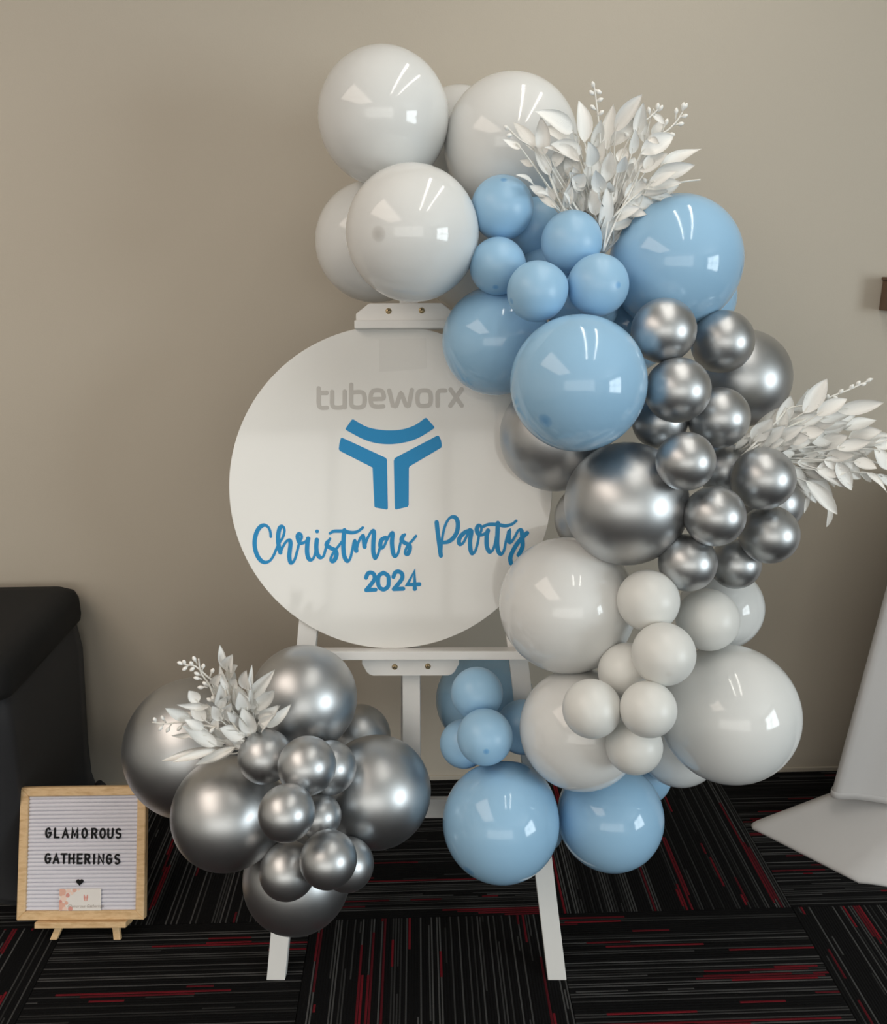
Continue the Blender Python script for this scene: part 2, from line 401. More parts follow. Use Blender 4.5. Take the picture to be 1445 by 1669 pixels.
# ledge and its bracket
zl0, zl1 = e_at(669, 1074, 0.03)[1], e_at(669, 1060, 0.03)[1]
ledge = obj('ledge', box('ledge', e_at(520, 1066)[0], e_at(856, 1066)[0], -0.04, 0.0, zl0, zl1, 0.002), PW, easel)
b0, b1 = e_at(590, 1090, 0.02)[0], e_at(748, 1090, 0.02)[0]; zb = e_at(669, 1101, 0.02)[1]; h = zl0 - zb
br = obj('ledge_bracket', prism('ledge_bracket', [(b0, zl0), (b0, zl0 - h * .35)] + [(b0 + .022 * (1 - math.cos(a)) + .004, zl0 - h * .35 - h * .65 * math.sin(a)) for a in (.3, .7, 1.1, 1.5)] +
    [(b1 - .004 - .022 * (1 - math.cos(a)), zl0 - h * .35 - h * .65 * math.sin(a)) for a in (1.5, 1.1, .7, .3)] + [(b1, zl0 - h * .35), (b1, zl0)], -0.02, -0.0005), PW, easel)
# top clamp with lip
lx0 = e_at(579, 528, 0.03)[0]; lx1 = 2 * e_at(660, 528, 0.03)[0] - lx0
zt0, zt1, zt2 = e_at(660, 535, 0.03)[1], e_at(660, 522, 0.03)[1], e_at(660, 494, 0.02)[1]
cl = obj('clamp_plate', prism('clamp_plate', [(lx0, zt1 - .004), (lx0, zt1 + (zt2 - zt1) * .42), (lx0 + .028, zt2), (lx1 - .028, zt2), (lx1, zt1 + (zt2 - zt1) * .42), (lx1, zt1 - .004)], -0.020, 0.0035, 0.0015), PW, easel)
obj('clamp_lip', box('clamp_lip', lx0 - .002, lx1 + .002, -0.034, -0.002, zt0, zt1, 0.002), PW, easel)
screw_me = lathe('screw', [(0, 0.0028), (0.0028, 0.0026), (0.0055, 0.0014), (0.0064, 0.0), (0.0064, -0.001)], 20)
slot_me = box('screw_slot', -0.0036, 0.0036, -0.0008, 0.0008, 0.0022, 0.0031); 
for q in ((643, 1087), (697, 1086), (633, 507), (687, 506)):
    x, z = e_at(*q, 0.02)
    s = obj('screw', screw_me, MAT['screw'], easel, (x, -0.0205, z)); s.rotation_euler = (math.radians(90), 0, 0)
    for a in (0.4, 0.4 + math.pi / 2):
        k = obj('screw_slot', slot_me, MAT['screw_dark'], s); k.rotation_euler = (0, 0, a)

# ---------------------------------------------------------------- round sign (leans on the mast, stands on the ledge)
SOFF = 0.012
SC = on_plane(636, 797, E0 + N_ * SOFF, N_)
rot = math.radians(1.2); SA = AX * math.cos(rot) + EU * math.sin(rot); SU = EU * math.cos(rot) - AX * math.sin(rot)
SM = Matrix((SA, -N_, SU)).transposed().to_4x4(); SM.translation = SC; SI = SM.inverted()
def s_at(px, py):
    p = SI @ on_plane(px, py, SC, N_); return p.x, p.z
SR = 0.349
bm = bmesh.new(); n = 160
ring = lambda r, y: [bm.verts.new((r * math.cos(2 * math.pi * k / n), y, r * math.sin(2 * math.pi * k / n))) for k in range(n)]
rs = [ring(SR - .0008, 0), ring(SR, .0008), ring(SR, .0052), ring(SR - .0008, .006)]
bm.faces.new(rs[0]); bm.faces.new(rs[3][::-1])
for a, b in zip(rs, rs[1:]):
    for k in range(n): bm.faces.new((a[k], b[k], b[(k + 1) % n], a[(k + 1) % n]))
sign = obj('round_sign', bm_mesh('round_sign', bm), MAT['acrylic']); sign.matrix_world = SM
tag(sign, 'round glossy white party sign with blue lettering on the easel', 'sign')
PXM = (s_at(736, 797)[0] - s_at(636, 797)[0]) / 100.0      # metres per photo pixel on the sign
YF, YK = -0.0006, 0.0
def zs(pts, ox, oy, s): return [(ox + x / s, oy + y / s) for x, y in pts]
def sign_strokes(paths, w):                       # constant-width strokes
    out = []
    for p in paths: out.append([(*s_at(*q), w * PXM) for q in p])
    return out
# grey wordmark
def wm(pts, per=5, closed=False): return catmull(zs(pts, 500, 610, 5.16), per, closed)
def ws(pts): return zs(pts, 500, 610, 5.16)
WORD = {
    't': [wm([(99, 118), (99, 180), (99, 245), (108, 274), (130, 283), (168, 281)]), ws([(99, 158), (166, 157)])],
    'u': [wm([(212, 148), (212, 200), (212, 250), (225, 275), (262, 281), (300, 276), (317, 262)]), ws([(318, 145), (318, 278)])],
    'b': [wm([(373, 88), (373, 170), (373, 245), (386, 272), (428, 280), (470, 270), (484, 236), (484, 188), (470, 157), (436, 149), (378, 154)])],
    'e': [wm([(545, 210), (600, 208), (642, 203), (642, 165), (628, 141), (590, 134), (553, 144), (537, 178), (537, 232), (553, 264), (592, 273), (642, 270)])],
    'w': [ws([(692, 138), (722, 262), (740, 268), (752, 262), (783, 170), (790, 162), (798, 170), (832, 260), (846, 266), (858, 258), (882, 132)])],
    'o': [wm([(985, 136), (1025, 144), (1040, 175), (1040, 228), (1026, 258), (985, 266), (944, 260), (930, 228), (930, 175), (944, 145)], 5, True)],
    'r': [wm([(1098, 266), (1098, 210), (1098, 168), (1110, 144), (1136, 137), (1163, 138)])],
    'x': [ws([(1207, 128), (1302, 264)]), ws([(1300, 125), (1205, 266)])],
}
for ch, paths in WORD.items():
    if ch == 'o': paths = [paths[0] + [paths[0][0]]]
    tag(obj('letter', strokes_mesh('letter', sign_strokes(paths, 7.0), YF, YK), MAT['vinyl_grey'], sign), 'grey letter %s of the sign wordmark' % ch)
# blue emblem, three pieces
def piece(name, pts): 
    q = [s_at(*p) for p in zs(pts, 400, 600, 3.010)]
    area = sum(q[i][0] * q[(i + 1) % len(q)][1] - q[(i + 1) % len(q)][0] * q[i][1] for i in range(len(q)))
    if area < 0: q = q[::-1]
    return tag(obj('emblem_piece', prism('emblem_piece', q, YF, YK), MAT['vinyl_blue'], sign), name)
topc = catmull([(530, 252), (590, 286), (650, 301), (710, 305), (770, 300), (830, 280), (880, 245)], 5)
botc = catmull([(925, 295), (860, 336), (800, 360), (720, 373), (640, 368), (570, 345), (492, 303)], 5)
piece('curved blue bar on top of the emblem', [(522, 252)] + topc + [(888, 245), (926, 288)] + botc + [(490, 297)])
piece('left half of the blue emblem', [(474, 341), (688, 440), (694, 450), (698, 688), (694, 694), (637, 684), (632, 678), (623, 488), (464, 407), (457, 398), (460, 372), (467, 344)])
piece('right half of the blue emblem', [(940, 331), (948, 332), (958, 352), (963, 378), (960, 390), (805, 482), (801, 490), (800, 672), (795, 680), (738, 694), (732, 689), (727, 455), (732, 441)])
# script words
def script(path, ox, oy, s, thick=7.2, thin=4.4, per=7):
    c = catmull(zs(path, ox, oy, s), per); out = []
    for i, (x, y) in enumerate(c):
        a, b = c[max(0, i - 2)], c[min(len(c) - 1, i + 2)]
        L = math.hypot(b[0] - a[0], b[1] - a[1]) or 1
        t = max(0.0, min(1.0, 0.5 + 0.75 * (b[1] - a[1]) / L))
        out.append((*s_at(x, y), (thin + (thick - thin) * t) * PXM))
    return out
Z2 = (400, 830, 6.02)
christmas = [
    [(248, 270), (243, 220), (222, 175), (186, 156), (146, 172), (110, 225), (90, 310), (96, 395), (122, 465), (160, 510), (200, 521), (242, 502), (275, 455), (305, 385), (335, 325), (365, 278), (382, 215), (372, 175), (352, 170), (332, 195), (320, 265), (324, 345), (342, 424)],
    [(342, 424), (372, 358), (405, 312), (432, 305), (442, 335), (435, 400), (430, 465), (440, 518), (462, 524), (486, 485), (510, 400), (530, 320), (550, 285), (548, 252), (530, 240), (512, 262), (520, 305), (540, 332), (580, 324), (615, 288)],
    [(615, 288), (606, 345), (604, 420), (616, 476), (642, 498), (668, 476), (688, 410), (700, 300)],
    [(700, 300), (694, 370), (702, 430), (722, 466), (746, 474), (768, 452), (786, 390), (804, 330), (828, 290)],
    [(806, 322), (796, 352), (835, 380), (878, 402), (893, 440), (878, 490), (850, 514), (834, 498), (846, 455), (880, 402), (915, 358), (945, 318)],
    [(970, 206), (962, 290), (960, 390), (972, 470), (1002, 510), (1028, 478), (1048, 395), (1066, 312), (1076, 350), (1086, 408)],
    [(1086, 408), (1105, 330), (1142, 260), (1156, 285), (1168, 368)],
    [(1168, 368), (1196, 285), (1240, 212), (1260, 232), (1254, 320), (1254, 420), (1274, 480), (1298, 445), (1318, 375), (1336, 300), (1372, 278)],
    [(1372, 278), (1335, 300), (1322, 345), (1332, 378), (1356, 368), (1385, 305), (1425, 236), (1442, 245), (1436, 330), (1448, 430), (1472, 462), (1498, 425), (1520, 330), (1542, 268), (1562, 248)],
    [(1545, 262), (1530, 300), (1562, 330), (1598, 345), (1612, 368), (1606, 410), (1588, 440), (1566, 436), (1570, 398), (1600, 345), (1642, 300), (1672, 262)],
    [(828, 236), (862, 217), (915, 214), (970, 216), (1040, 229), (1100, 217), (1150, 180)],
]
# the run from the a to the final s was read on the neighbouring crop
strokes = [script(p, *Z2) for p in christmas]
strokes.append([(*s_at(400 + 702 / 6.02, 830 + 217 / 6.02), 6.4 * PXM)])
tag(obj('script_word', strokes_mesh('script_word', strokes, YF, YK), MAT['vinyl_blue'], sign), 'blue cursive word Christmas')
Z3 = (620, 830, 5.558)
party = [
    [(508, 118), (514, 180), (524, 260), (536, 350), (546, 420)],
    [(546, 420), (552, 330), (562, 240), (584, 150), (616, 90), (650, 68), (684, 82), (700, 130), (692, 200), (660, 258), (612, 294), (560, 302)],
    [(812, 190), (765, 208), (722, 250), (708, 292), (722, 318), (748, 304), (776, 252), (808, 188)],
    [(808, 188), (822, 205), (810, 285), (814, 365), (832, 402), (858, 376), (880, 300), (892, 235), (912, 190), (908, 152), (886, 150), (870, 182), (884, 222), (926, 230), (972, 192)],
    [(972, 192), (960, 250), (962, 335), (986, 386), (1012, 374), (1034, 318), (1052, 220)],
    [(1062, 125), (1058, 220), (1056, 320), (1068, 386), (1096, 406), (1120, 362), (1136, 285), (1162, 196), (1160, 240), (1162, 288), (1182, 298), (1216, 248), (1250, 190), (1276, 198), (1282, 260), (1284, 340), (1250, 414)],
    [(1326, 215), (1282, 258), (1232, 318), (1194, 385), (1174, 440), (1180, 488)],
    [(925, 158), (980, 138), (1060, 140), (1130, 150), (1190, 135), (1228, 105)],
]
tag(obj('script_word', strokes_mesh('script_word', [script(p, *Z3) for p in party], YF, YK), MAT['vinyl_blue'], sign), 'blue cursive word Party')
def dg(p, per=5): return catmull(zs(p, 400, 600, 3.010), per)
def dl(p): return zs(p, 400, 600, 3.010)
digits = [('2', [dg([(591, 1028), (600, 1008), (616, 1003), (631, 1014), (632, 1036), (616, 1060), (592, 1089)]), dl([(592, 1089), (637, 1087)])]),
          ('0', [dg([(676, 1004), (698, 1018), (702, 1044), (698, 1072), (676, 1086), (655, 1072), (650, 1044), (655, 1018), (676, 1004)])]),
          ('2', [dg([(725, 1024), (734, 1003), (751, 998), (767, 1009), (768, 1031), (752, 1055), (727, 1084)]), dl([(727, 1084), (773, 1082)])]),
          ('4', [dl([(830, 1083), (828, 997), (793, 1062), (852, 1060)])])]
for ch, paths in digits:
    tag(obj('digit', strokes_mesh('digit', sign_strokes(paths, 6.9), YF, YK), MAT['vinyl_blue'], sign), 'blue digit %s of the year' % ch)
tp = [s_at(*q) for q in ((617, 553), (694, 551), (695, 600), (618, 606))]
tag(obj('tape_patch', prism('tape_patch', tp[::-1], -0.0003, 0.0, 0), MAT['tape'], sign), 'greyish patch of clear tape')

# ---------------------------------------------------------------- letter board on its little stand
BL = math.radians(23); BA = Vector((1, -0.065, 0)).normalized()
BN = BA.cross(Vector((0, math.sin(BL), math.cos(BL)))).normalized(); BU = BN.cross(BA).normalized()
BA, BU = BA * math.cos(.028) + BU * math.sin(.028), BU * math.cos(.028) - BA * math.sin(.028)      # it sits a touch askew
B0 = at(130, 1500, 1.705)
BM = Matrix((BA, -BN, BU)).transposed().to_4x4(); BM.translation = B0; BI = BM.inverted()
def b_at(px, py, off=0.0):
    p = BI @ on_plane(px, py, B0 + BN * off, BN); return p.x, p.z
W2 = (b_at(234, 1500)[0] - b_at(26, 1500)[0]) / 2; HB = b_at(132, 1283)[1]; FW = 0.021
board = thing('letter_board', 'square letter board with white ribbed felt and pale wooden frame', 'letter board', mat4=BM)
def rail(p): return prism('frame_rail', p, 0.0, 0.02, 0.0018)
for p in ([(-W2, 0), (W2, 0), (W2 - FW, FW), (-W2 + FW, FW)], [(-W2, HB), (-W2 + FW, HB - FW), (W2 - FW, HB - FW), (W2, HB)],
          [(-W2, 0), (-W2 + FW, FW), (-W2 + FW, HB - FW), (-W2, HB)], [(W2, 0), (W2, HB), (W2 - FW, HB - FW), (W2 - FW, FW)]):
    obj('frame_rail', rail(p), MAT['wood'], board)
vs, fs = [], []; NR = 29; z0, z1 = FW - .001, HB - FW + .001; x0, x1 = -W2 + FW - .001, W2 - FW + .001; k = 0
for r_ in range(NR):
    a = z0 + (z1 - z0) * r_ / NR; d = (z1 - z0) / NR
    for u, y in ((0.0, .0095), (.12, .0066), (.3, .0056), (.5, .0053), (.7, .0056), (.88, .0066)):
        vs += [(x0, y, a + u * d), (x1, y, a + u * d)]
vs += [(x0, .0095, z1), (x1, .0095, z1)]
fs = [(2 * i, 2 * i + 1, 2 * i + 3, 2 * i + 2) for i in range(len(vs) // 2 - 1)]
nb = len(vs); vs += [(x0, .016, z0), (x1, .016, z0), (x1, .016, z1), (x0, .016, z1)]; fs.append((nb + 3, nb + 2, nb + 1, nb))
obj('felt_panel', mesh('felt_panel', vs, fs, False), MAT['felt'], board)
def arc(cx, cz, rx, rz, a0, a1, n=9): return [(cx + rx * math.cos(math.radians(a0 + (a1 - a0) * i / n)), cz + rz * math.sin(math.radians(a0 + (a1 - a0) * i / n))) for i in range(n + 1)]
O_ = arc(0, 0, .27, .5, 0, 360, 20)
GL = {
    'G': [arc(0, 0, .27, .5, 50, 360, 14) + [(.02, 0)]], 'L': [[(-.22, .5), (-.22, -.5), (.25, -.5)]], 'A': [[(-.3, -.5), (0, .5), (.3, -.5)], [(-.18, -.15), (.18, -.15)]],
    'M': [[(-.32, -.5), (-.3, .5), (0, -.3), (.3, .5), (.32, -.5)]], 'O': [O_], 'R': [[(-.24, -.5), (-.24, .5)] + arc(.0, .24, .25, .26, 90, -90, 8) + [(-.24, -.02)], [(.0, -.02), (.27, -.5)]],
    'U': [[(-.26, .5), (-.26, -.2)] + arc(0, -.22, .26, .28, 180, 360, 8) + [(.26, .5)]], 'S': [arc(0, .25, .24, .25, 40, 260, 8) + arc(0, -.25, .25, .25, 80, -140, 8)],
    'T': [[(-.3, .5), (.3, .5)], [(0, .5), (0, -.5)]], 'H': [[(-.26, .5), (-.26, -.5)], [(.26, .5), (.26, -.5)], [(-.26, 0), (.26, 0)]],
    'E': [[(.25, .5), (-.22, .5), (-.22, -.5), (.25, -.5)], [(-.22, 0), (.18, 0)]], 'I': [[(0, .5), (0, -.5)]], 'N': [[(-.26, -.5), (-.26, .5), (.26, -.5), (.26, .5)]],
}
lh = 14.4 * (2 * W2) / 212
for word, xs, ys in (('GLAMOROUS', (355, 440, 527, 622, 720, 818, 902, 980, 1062), (545, 552)), ('GATHERINGS', (350, 433, 512, 588, 670, 748, 817, 885, 968, 1050), (803, 812))):
    for i, (ch, x) in enumerate(zip(word, xs)):
        cx, cz = b_at(20 + x / 6.183, 1270 + (ys[0] + (ys[1] - ys[0]) * i / len(xs)) / 6.183, 0)
        st = [[(cx + a * lh, cz + b * lh, lh * .19) for a, b in s] for s in GL[ch]]
        tag(obj('letter', strokes_mesh('letter', st, 0.0028, 0.0056), MAT['black_plastic'], board), 'black plastic letter %s' % ch)
hx, hz = b_at(20 + 672 / 6.183, 1270 + 1042 / 6.183); hs = .0076
heart = [(hx + hs * 16 * math.sin(t) ** 3 / 14, hz + hs * (13 * math.cos(t) - 5 * math.cos(2 * t) - 2 * math.cos(3 * t) - math.cos(4 * t)) / 15) for t in [2 * math.pi * i / 36 for i in range(36)]]
tag(obj('heart', prism('heart', heart, 0.0028, 0.0056), MAT['black_plastic'], board), 'small black plastic heart')
# business card standing on the bottom rail
c0 = b_at(20 + 466 / 6.183, 1270 + 1337 / 6.183); c1 = b_at(20 + 893 / 6.183, 1270 + 1107 / 6.183)
cw, ch_ = c1[0] - c0[0], c1[1] - max(c0[1], FW); cz0 = FW + .0006
CM = BM @ Matrix.Translation((c0[0], 0.0025, cz0)); card = obj('business_card', box('business_card', 0, cw, -0.0004, 0.0004, 0, ch_), MAT['card']); card.matrix_world = CM
tag(card, 'small white business card with peach balloon print on the letter board', 'card')
random.seed(11)
def blob(x, z, r, mat, k, clip=True):
    p = [(x + r * math.cos(2 * math.pi * i / 18), z + r * math.sin(2 * math.pi * i / 18)) for i in range(18)]
    p = [(min(max(a, 0.0002), cw - .0002), min(max(b, 0.0002), ch_ - .0002)) for a, b in p]
    q = []
    for a in p:
        if not q or math.dist(a, q[-1]) > 1e-6: q.append(a)
    if math.dist(q[0], q[-1]) < 1e-6: q.pop()
    obj('printed_balloon', prism('printed_balloon', q, -0.0005 - k * .00002, -0.0004), MAT[mat], card)
for k, (fx, fz, fr, mt) in enumerate([(.06, .85, .18, 'card_pink'), (.10, .55, .14, 'card_pale'), (.05, .20, .18, 'card_pink'), (.22, .92, .11, 'card_pale'), (.2, .70, .09, 'card_rose'), (.17, .35, .08, 'card_pink'),
                                  (.36, .95, .10, 'card_pink'), (.27, .08, .10, 'card_rose'), (.14, .06, .11, 'card_pale'), (.30, .80, .07, 'card_pale'), (.03, .42, .07, 'card_rose'), (.46, .98, .06, 'card_pale')]):
    blob(fx * cw, fz * ch_, fr * cw * .55, mt, k)
st = []
for sx, tilt in ((-.018, .2), (.03, -.15)):
    cx = cw * (.63 + sx); cz = ch_ * .55
    st.append([(cx + tilt * .0, cz - ch_ * .10, cw * .02), (cx - cw * tilt * .03, cz + ch_ * .05, cw * .05), (cx - cw * tilt * .1, cz + ch_ * .16, cw * .02)])
obj('printed_motif', strokes_mesh('printed_motif', st, -0.0005, -0.0004), MAT['card_rose'], card)
def text_part(txt, size, x, z, mat, parent, y=-0.00055, shear=0.35):
    cu = bpy.data.curves.new('print_curve', 'FONT'); cu.body = txt; cu.size = size; cu.shear = shear; cu.align_x = 'CENTER'; cu.resolution_u = 3
    t_ = bpy.data.objects.new('print_curve', cu); COL.objects.link(t_); dg_ = bpy.context.evaluated_depsgraph_get(); dg_.update()
    me = bpy.data.meshes.new_from_object(t_.evaluated_get(dg_)); bpy.data.objects.remove(t_)
    me.transform(Matrix.Rotation(math.radians(90), 4, 'X')); me.materials.clear()
    return obj('printed_text', me, MAT[mat], parent, (x, y, z))
text_part('Glamorous Gatherings', ch_ * .19, cw * .63, ch_ * .14, 'card_ink', card)
# the stand
stand = thing('tabletop_easel', 'small pale wooden stand under the letter board', 'stand', mat4=BM)
la, lb = b_at(60, 1506)[0], b_at(208, 1506)[0]
zl = b_at(132, 1513, .012)[1]
obj('ledge', box('ledge', la, lb, -0.012, 0.03, zl, -0.0006, 0.0018), MAT['wood'], stand)
for (bx, by), (tx_, ty_) in (((88, 1530), (98, 1505)), ((192, 1530), (182, 1505))):
    foot = BI @ on_floor(bx, by, 0.002); dirx = (b_at(tx_, ty_)[0] - foot.x) / 0.05
    top = Vector((foot.x + dirx * 0.29, 0.032, foot.z + 0.29)); 
    p = BI @ on_floor(bx, by + 1, 0.003)
    obj('front_leg', bar('front_leg', p, top, 0.017, 0.011, 0.0025), MAT['wood'], stand)
p = BI @ Vector(((BM @ Vector((0, 0, 0))).x, 1.95, 0.004))
obj('rear_leg', bar('rear_leg', p, (0, 0.045, 0.22), 0.017, 0.010, 0.002), MAT['wood'], stand)
obj('crosspiece', box('crosspiece', -0.05, 0.05, 0.0385, 0.046, 0.19, 0.21, 0.001), MAT['wood'], stand)

# ---------------------------------------------------------------- black covered table at the left
def rrect(x0, x1, y0, y1, r, z, n=6, bulge=0.0):
    out = []
    for cx, cy, a0 in ((x1 - r, y1 - r, 0), (x0 + r, y1 - r, 90), (x0 + r, y0 + r, 180), (x1 - r, y0 + r, 270)):
        for k in range(n + 1):
            a = math.radians(a0 + 90 * k / n); out.append((cx + r * math.cos(a), cy + r * math.sin(a), z))
        # subdivide the straight edge that follows
    return out
def loft(name, rings, cap_top=True, cap_bot=True, smooth=True):
    n = len(rings[0]); vs = [v for r_ in rings for v in r_]; fs = []
    for i in range(len(rings) - 1):
        for k in range(n): fs.append((i * n + k, i * n + (k + 1) % n, (i + 1) * n + (k + 1) % n, (i + 1) * n + k))
    if cap_bot: fs.append(tuple(range(n))[::-1])
    if cap_top: fs.append(tuple((len(rings) - 1) * n + k for k in range(n)))
    me = mesh(name, vs, fs, smooth); bm = bmesh.new(); bm.from_mesh(me); bmesh.ops.recalc_face_normals(bm, faces=bm.faces[:]); bm.to_mesh(me); bm.free()
    if smooth:
        for p in me.polygons: p.use_smooth = len(p.vertices) <= 4
    return me
tx0, tx1, ty0, ty1 = -2.45, -0.952, 1.79, 2.285
black_table = thing('covered_table', 'low table fully covered in black stretch fabric at the left edge', 'table', (0, 0, 0))
T = [rrect(tx0 + .02, tx1 - .02, ty0 + .02, ty1 - .02, .03, .588), rrect(tx0 + .004, tx1 - .004, ty0 + .004, ty1 - .004, .035, .592), rrect(tx0, tx1, ty0, ty1, .04, .61),
     rrect(tx0, tx1, ty0, ty1, .04, .655), rrect(tx0 + .006, tx1 - .006, ty0 + .006, ty1 - .006, .04, .676), rrect(tx0 + .024, tx1 - .024, ty0 + .024, ty1 - .024, .04, .690), rrect(tx0 + .06, tx1 - .06, ty0 + .06, ty1 - .06, .04, .693)]
obj('top_cover', loft('top_cover', T), MAT['spandex_top'], black_table)
def srect(x0, x1, y0, y1, z, m=10, sag=0.0):
    """rectangle ring with sides that sag inwards between the corners"""
    out = []
    c = [(x1, y0), (x1, y1), (x0, y1), (x0, y0)]
    for i in range(4):
        (ax, ay), (bx, by) = c[i], c[(i + 1) % 4]
        for k in range(m):
            t = k / m; s = sag * math.sin(math.pi * t)
            x, y = ax + (bx - ax) * t, ay + (by - ay) * t
            dx, dy = ((-1, 0), (0, -1), (1, 0), (0, 1))[i]
            out.append((x + dx * s, y + dy * s, z))
    return out
R_ = []
for z, ins, sag in ((.60, .030, 0.0), (.585, .022, 0.0), (.50, .016, .002), (.35, .024, .006), (.20, .032, .012), (.10, .034, .03), (.05, .028, .06), (.02, .018, .09), (.003, .012, .11)):
    R_.append(srect(tx0 + ins, tx1 - ins, ty0 + ins, ty1 - ins, z, 12, sag))
R_ = R_[::-1]
obj('stretch_skirt', loft('stretch_skirt', R_), MAT['spandex_black'], black_table)
pk = [rrect(-.022, .022, -.022, .022, .018, 0.0), rrect(-.024, .024, -.024, .024, .018, .012), rrect(-.018, .018, -.018, .018, .015, .045), rrect(-.008, .008, -.008, .008, .007, .062)]
pocket = loft('foot_pocket', pk)
for x, y in ((tx1 - .018, ty1 - .03), (tx0 + .03, ty1 - .03)): obj('foot_pocket', pocket, MAT['spandex_black'], black_table, (x, y, 0.001))

# ---------------------------------------------------------------- white draped table at the right edge
white_table = thing('draped_table', 'tall table draped in white cloth at the right edge, cloth spreading on the carpet', 'table', (0, 0, 0))
wt_y = 1.98
hemL = at(1348, 1300, wt_y); topL = at(1446, 900, wt_y + .02)
wx1, wz_top = 2.15, 1.02
slope = (topL.x - hemL.x) / (topL.z - hemL.z)
rings = []
def cloth_ring(z, x0, fold):
    ins = x0 - hemL.x; y = wt_y
    c = [(x0, y), (x0 + .30, y - .055 + ins * .1), (x0 + .62, y - .14 + ins * .3), (wx1 - ins, y - .20 + ins * .5), (wx1 - ins, wt_y + .27 - ins * .3), (x0 + .55, wt_y + .28 - ins * .3), (x0 + .20, wt_y + .20 - ins * .2)]
    out = []
    for i in range(len(c)):                        # straight runs with small rounded corners
        a_, b_, d_ = Vector(c[i - 1]), Vector(c[i]), Vector(c[(i + 1) % len(c)])
        p0, p1 = b_ + (a_ - b_).normalized() * .035, b_ + (d_ - b_).normalized() * .035
        for k in range(5):
            t_ = k / 4; q = p0 * (1 - t_) ** 2 + b_ * 2 * t_ * (1 - t_) + p1 * t_ * t_; out.append((q.x, q.y, z))
        nx_ = d_ + (b_ - d_).normalized() * .035
        for k in range(1, 6):
            q = p1 + (nx_ - p1) * (k / 6); w_ = fold * math.sin(k * 1.3 + i); out.append((q.x, q.y + w_, z))
    return out
for i in range(12):
    t = i / 11; z = hemL.z + (wz_top - hemL.z) * t
    rings.append(cloth_ring(z, hemL.x + slope * (z - hemL.z), .006 * (1 - t)))
rings.append([(1.7 + (x - 1.7) * .97, wt_y + (y - wt_y) * .95, wz_top + .006) for x, y, z in rings[-1]])
cov = obj('tablecloth', loft('tablecloth', rings, True, False), MAT['cloth_white'], white_table)
hem_r = [[(x, y, hemL.z - .002) for x, y, z in rings[0]], [(x + (x - 1.6) * .004, y + (y - wt_y) * .012, hemL.z - .002) for x, y, z in rings[0]],
         [(x + (x - 1.6) * .004, y + (y - wt_y) * .012, hemL.z + .016) for x, y, z in rings[0]], [(x, y, hemL.z + .017) for x, y, z in rings[0]]]
obj('hem', loft('hem', hem_r, False, False), MAT['cloth_white'], cov)
# stretch under-cover pulled out to a pocket on the carpet
tip = on_floor(1228, 1345, .012)
vtx, wtx = on_floor(1408, 1440), on_floor(1446, 1444)
out0 = [(tip.x - .002, tip.y + .012), (tip.x - .004, tip.y - .004), (tip.x + .010, tip.y - .018)]
out0 += [(tip.x + .010 + (vtx.x - tip.x - .025) * k / 6, tip.y - .018 + (vtx.y - tip.y + .018) * k / 6) for k in range(1, 7)]
out0 += [(vtx.x + .02, vtx.y - .006), (wtx.x, wtx.y - .006), (1.40, 1.80), (1.70, 1.80), (2.0, 1.80), (2.24, 1.79), (2.26, 1.82), (2.22, 2.0), (2.24, 2.27), (2.2, 2.29), (1.9, 2.28), (1.6, 2.27), (1.38, 2.26)]
out0 += [(1.38 + (tip.x + .012 - 1.38) * k / 5, 2.26 + (tip.y + .02 - 2.26) * k / 5) for k in range(1, 6)]
cxm, cym = 1.62, 2.02
lay = []
for t, z in ((1.0, .001), (1.0, .007), (.992, .013), (.97, .021), (.90, .044), (.80, .074), (.70, .105), (.60, .138), (.50, .18), (.40, .24), (.33, .36)):
    lay.append([(cxm + (x - cxm) * t, cym + (y - cym) * (t if t > .5 else .5), z) for x, y in out0])
obj('under_cover', loft('under_cover', lay), MAT['cloth_white'], white_table)

# ---------------------------------------------------------------- object on the wall at the right edge
wb = at(1444, 480, WALL_Y - .03)
shelf = thing('wall_box', 'brown wooden box fixed to the wall at the right edge', 'wall box', (wb.x, WALL_Y, wb.z))
obj('box_body', box('box_body', 0.0, 0.16, -0.07, -0.001, -0.042, 0.036, 0.004), MAT['bracket_wood'], shelf)
obj('box_lid', box('box_lid', -0.003, 0.163, -0.073, -0.001, 0.0365, 0.044, 0.002), MAT['bracket_wood'], shelf)

# ---------------------------------------------------------------- balloons
prof = []
for i in range(33):
    a = math.pi * i / 32; c, s = math.cos(a), math.sin(a)
    if c >= 0: prof.append((s, c))
    else:
        k = -c; prof.append((s * (1 - .10 * k ** 3), c * (1 + .10 * k * k)))
prof[0] = (0, 1.0); prof = [q for q in prof if q[1] > -1.085 and (q[0] > .06 or q[1] > 0)] + [(.055, -1.10), (.030, -1.125), (0, -1.13)]
prof = [prof[0], (.03, .9996)] + prof[1:]
body_me = {k: lathe('balloon_' + k, prof, 48) for kk in ('white_balloon', 'small_white', 'blue_balloon', 'small_blue', 'silver_balloon') for k in (kk, 'plain_' + kk)}
knot_prof = [(0, -1.115), (.030, -1.118), (.042, -1.135), (.030, -1.152), (.022, -1.165), (.034, -1.20), (.060, -1.235), (.066, -1.245), (.058, -1.243), (.02, -1.19), (0, -1.185)]
knot_me = {k: lathe('knot_' + k, knot_prof, 14) for k in body_me}
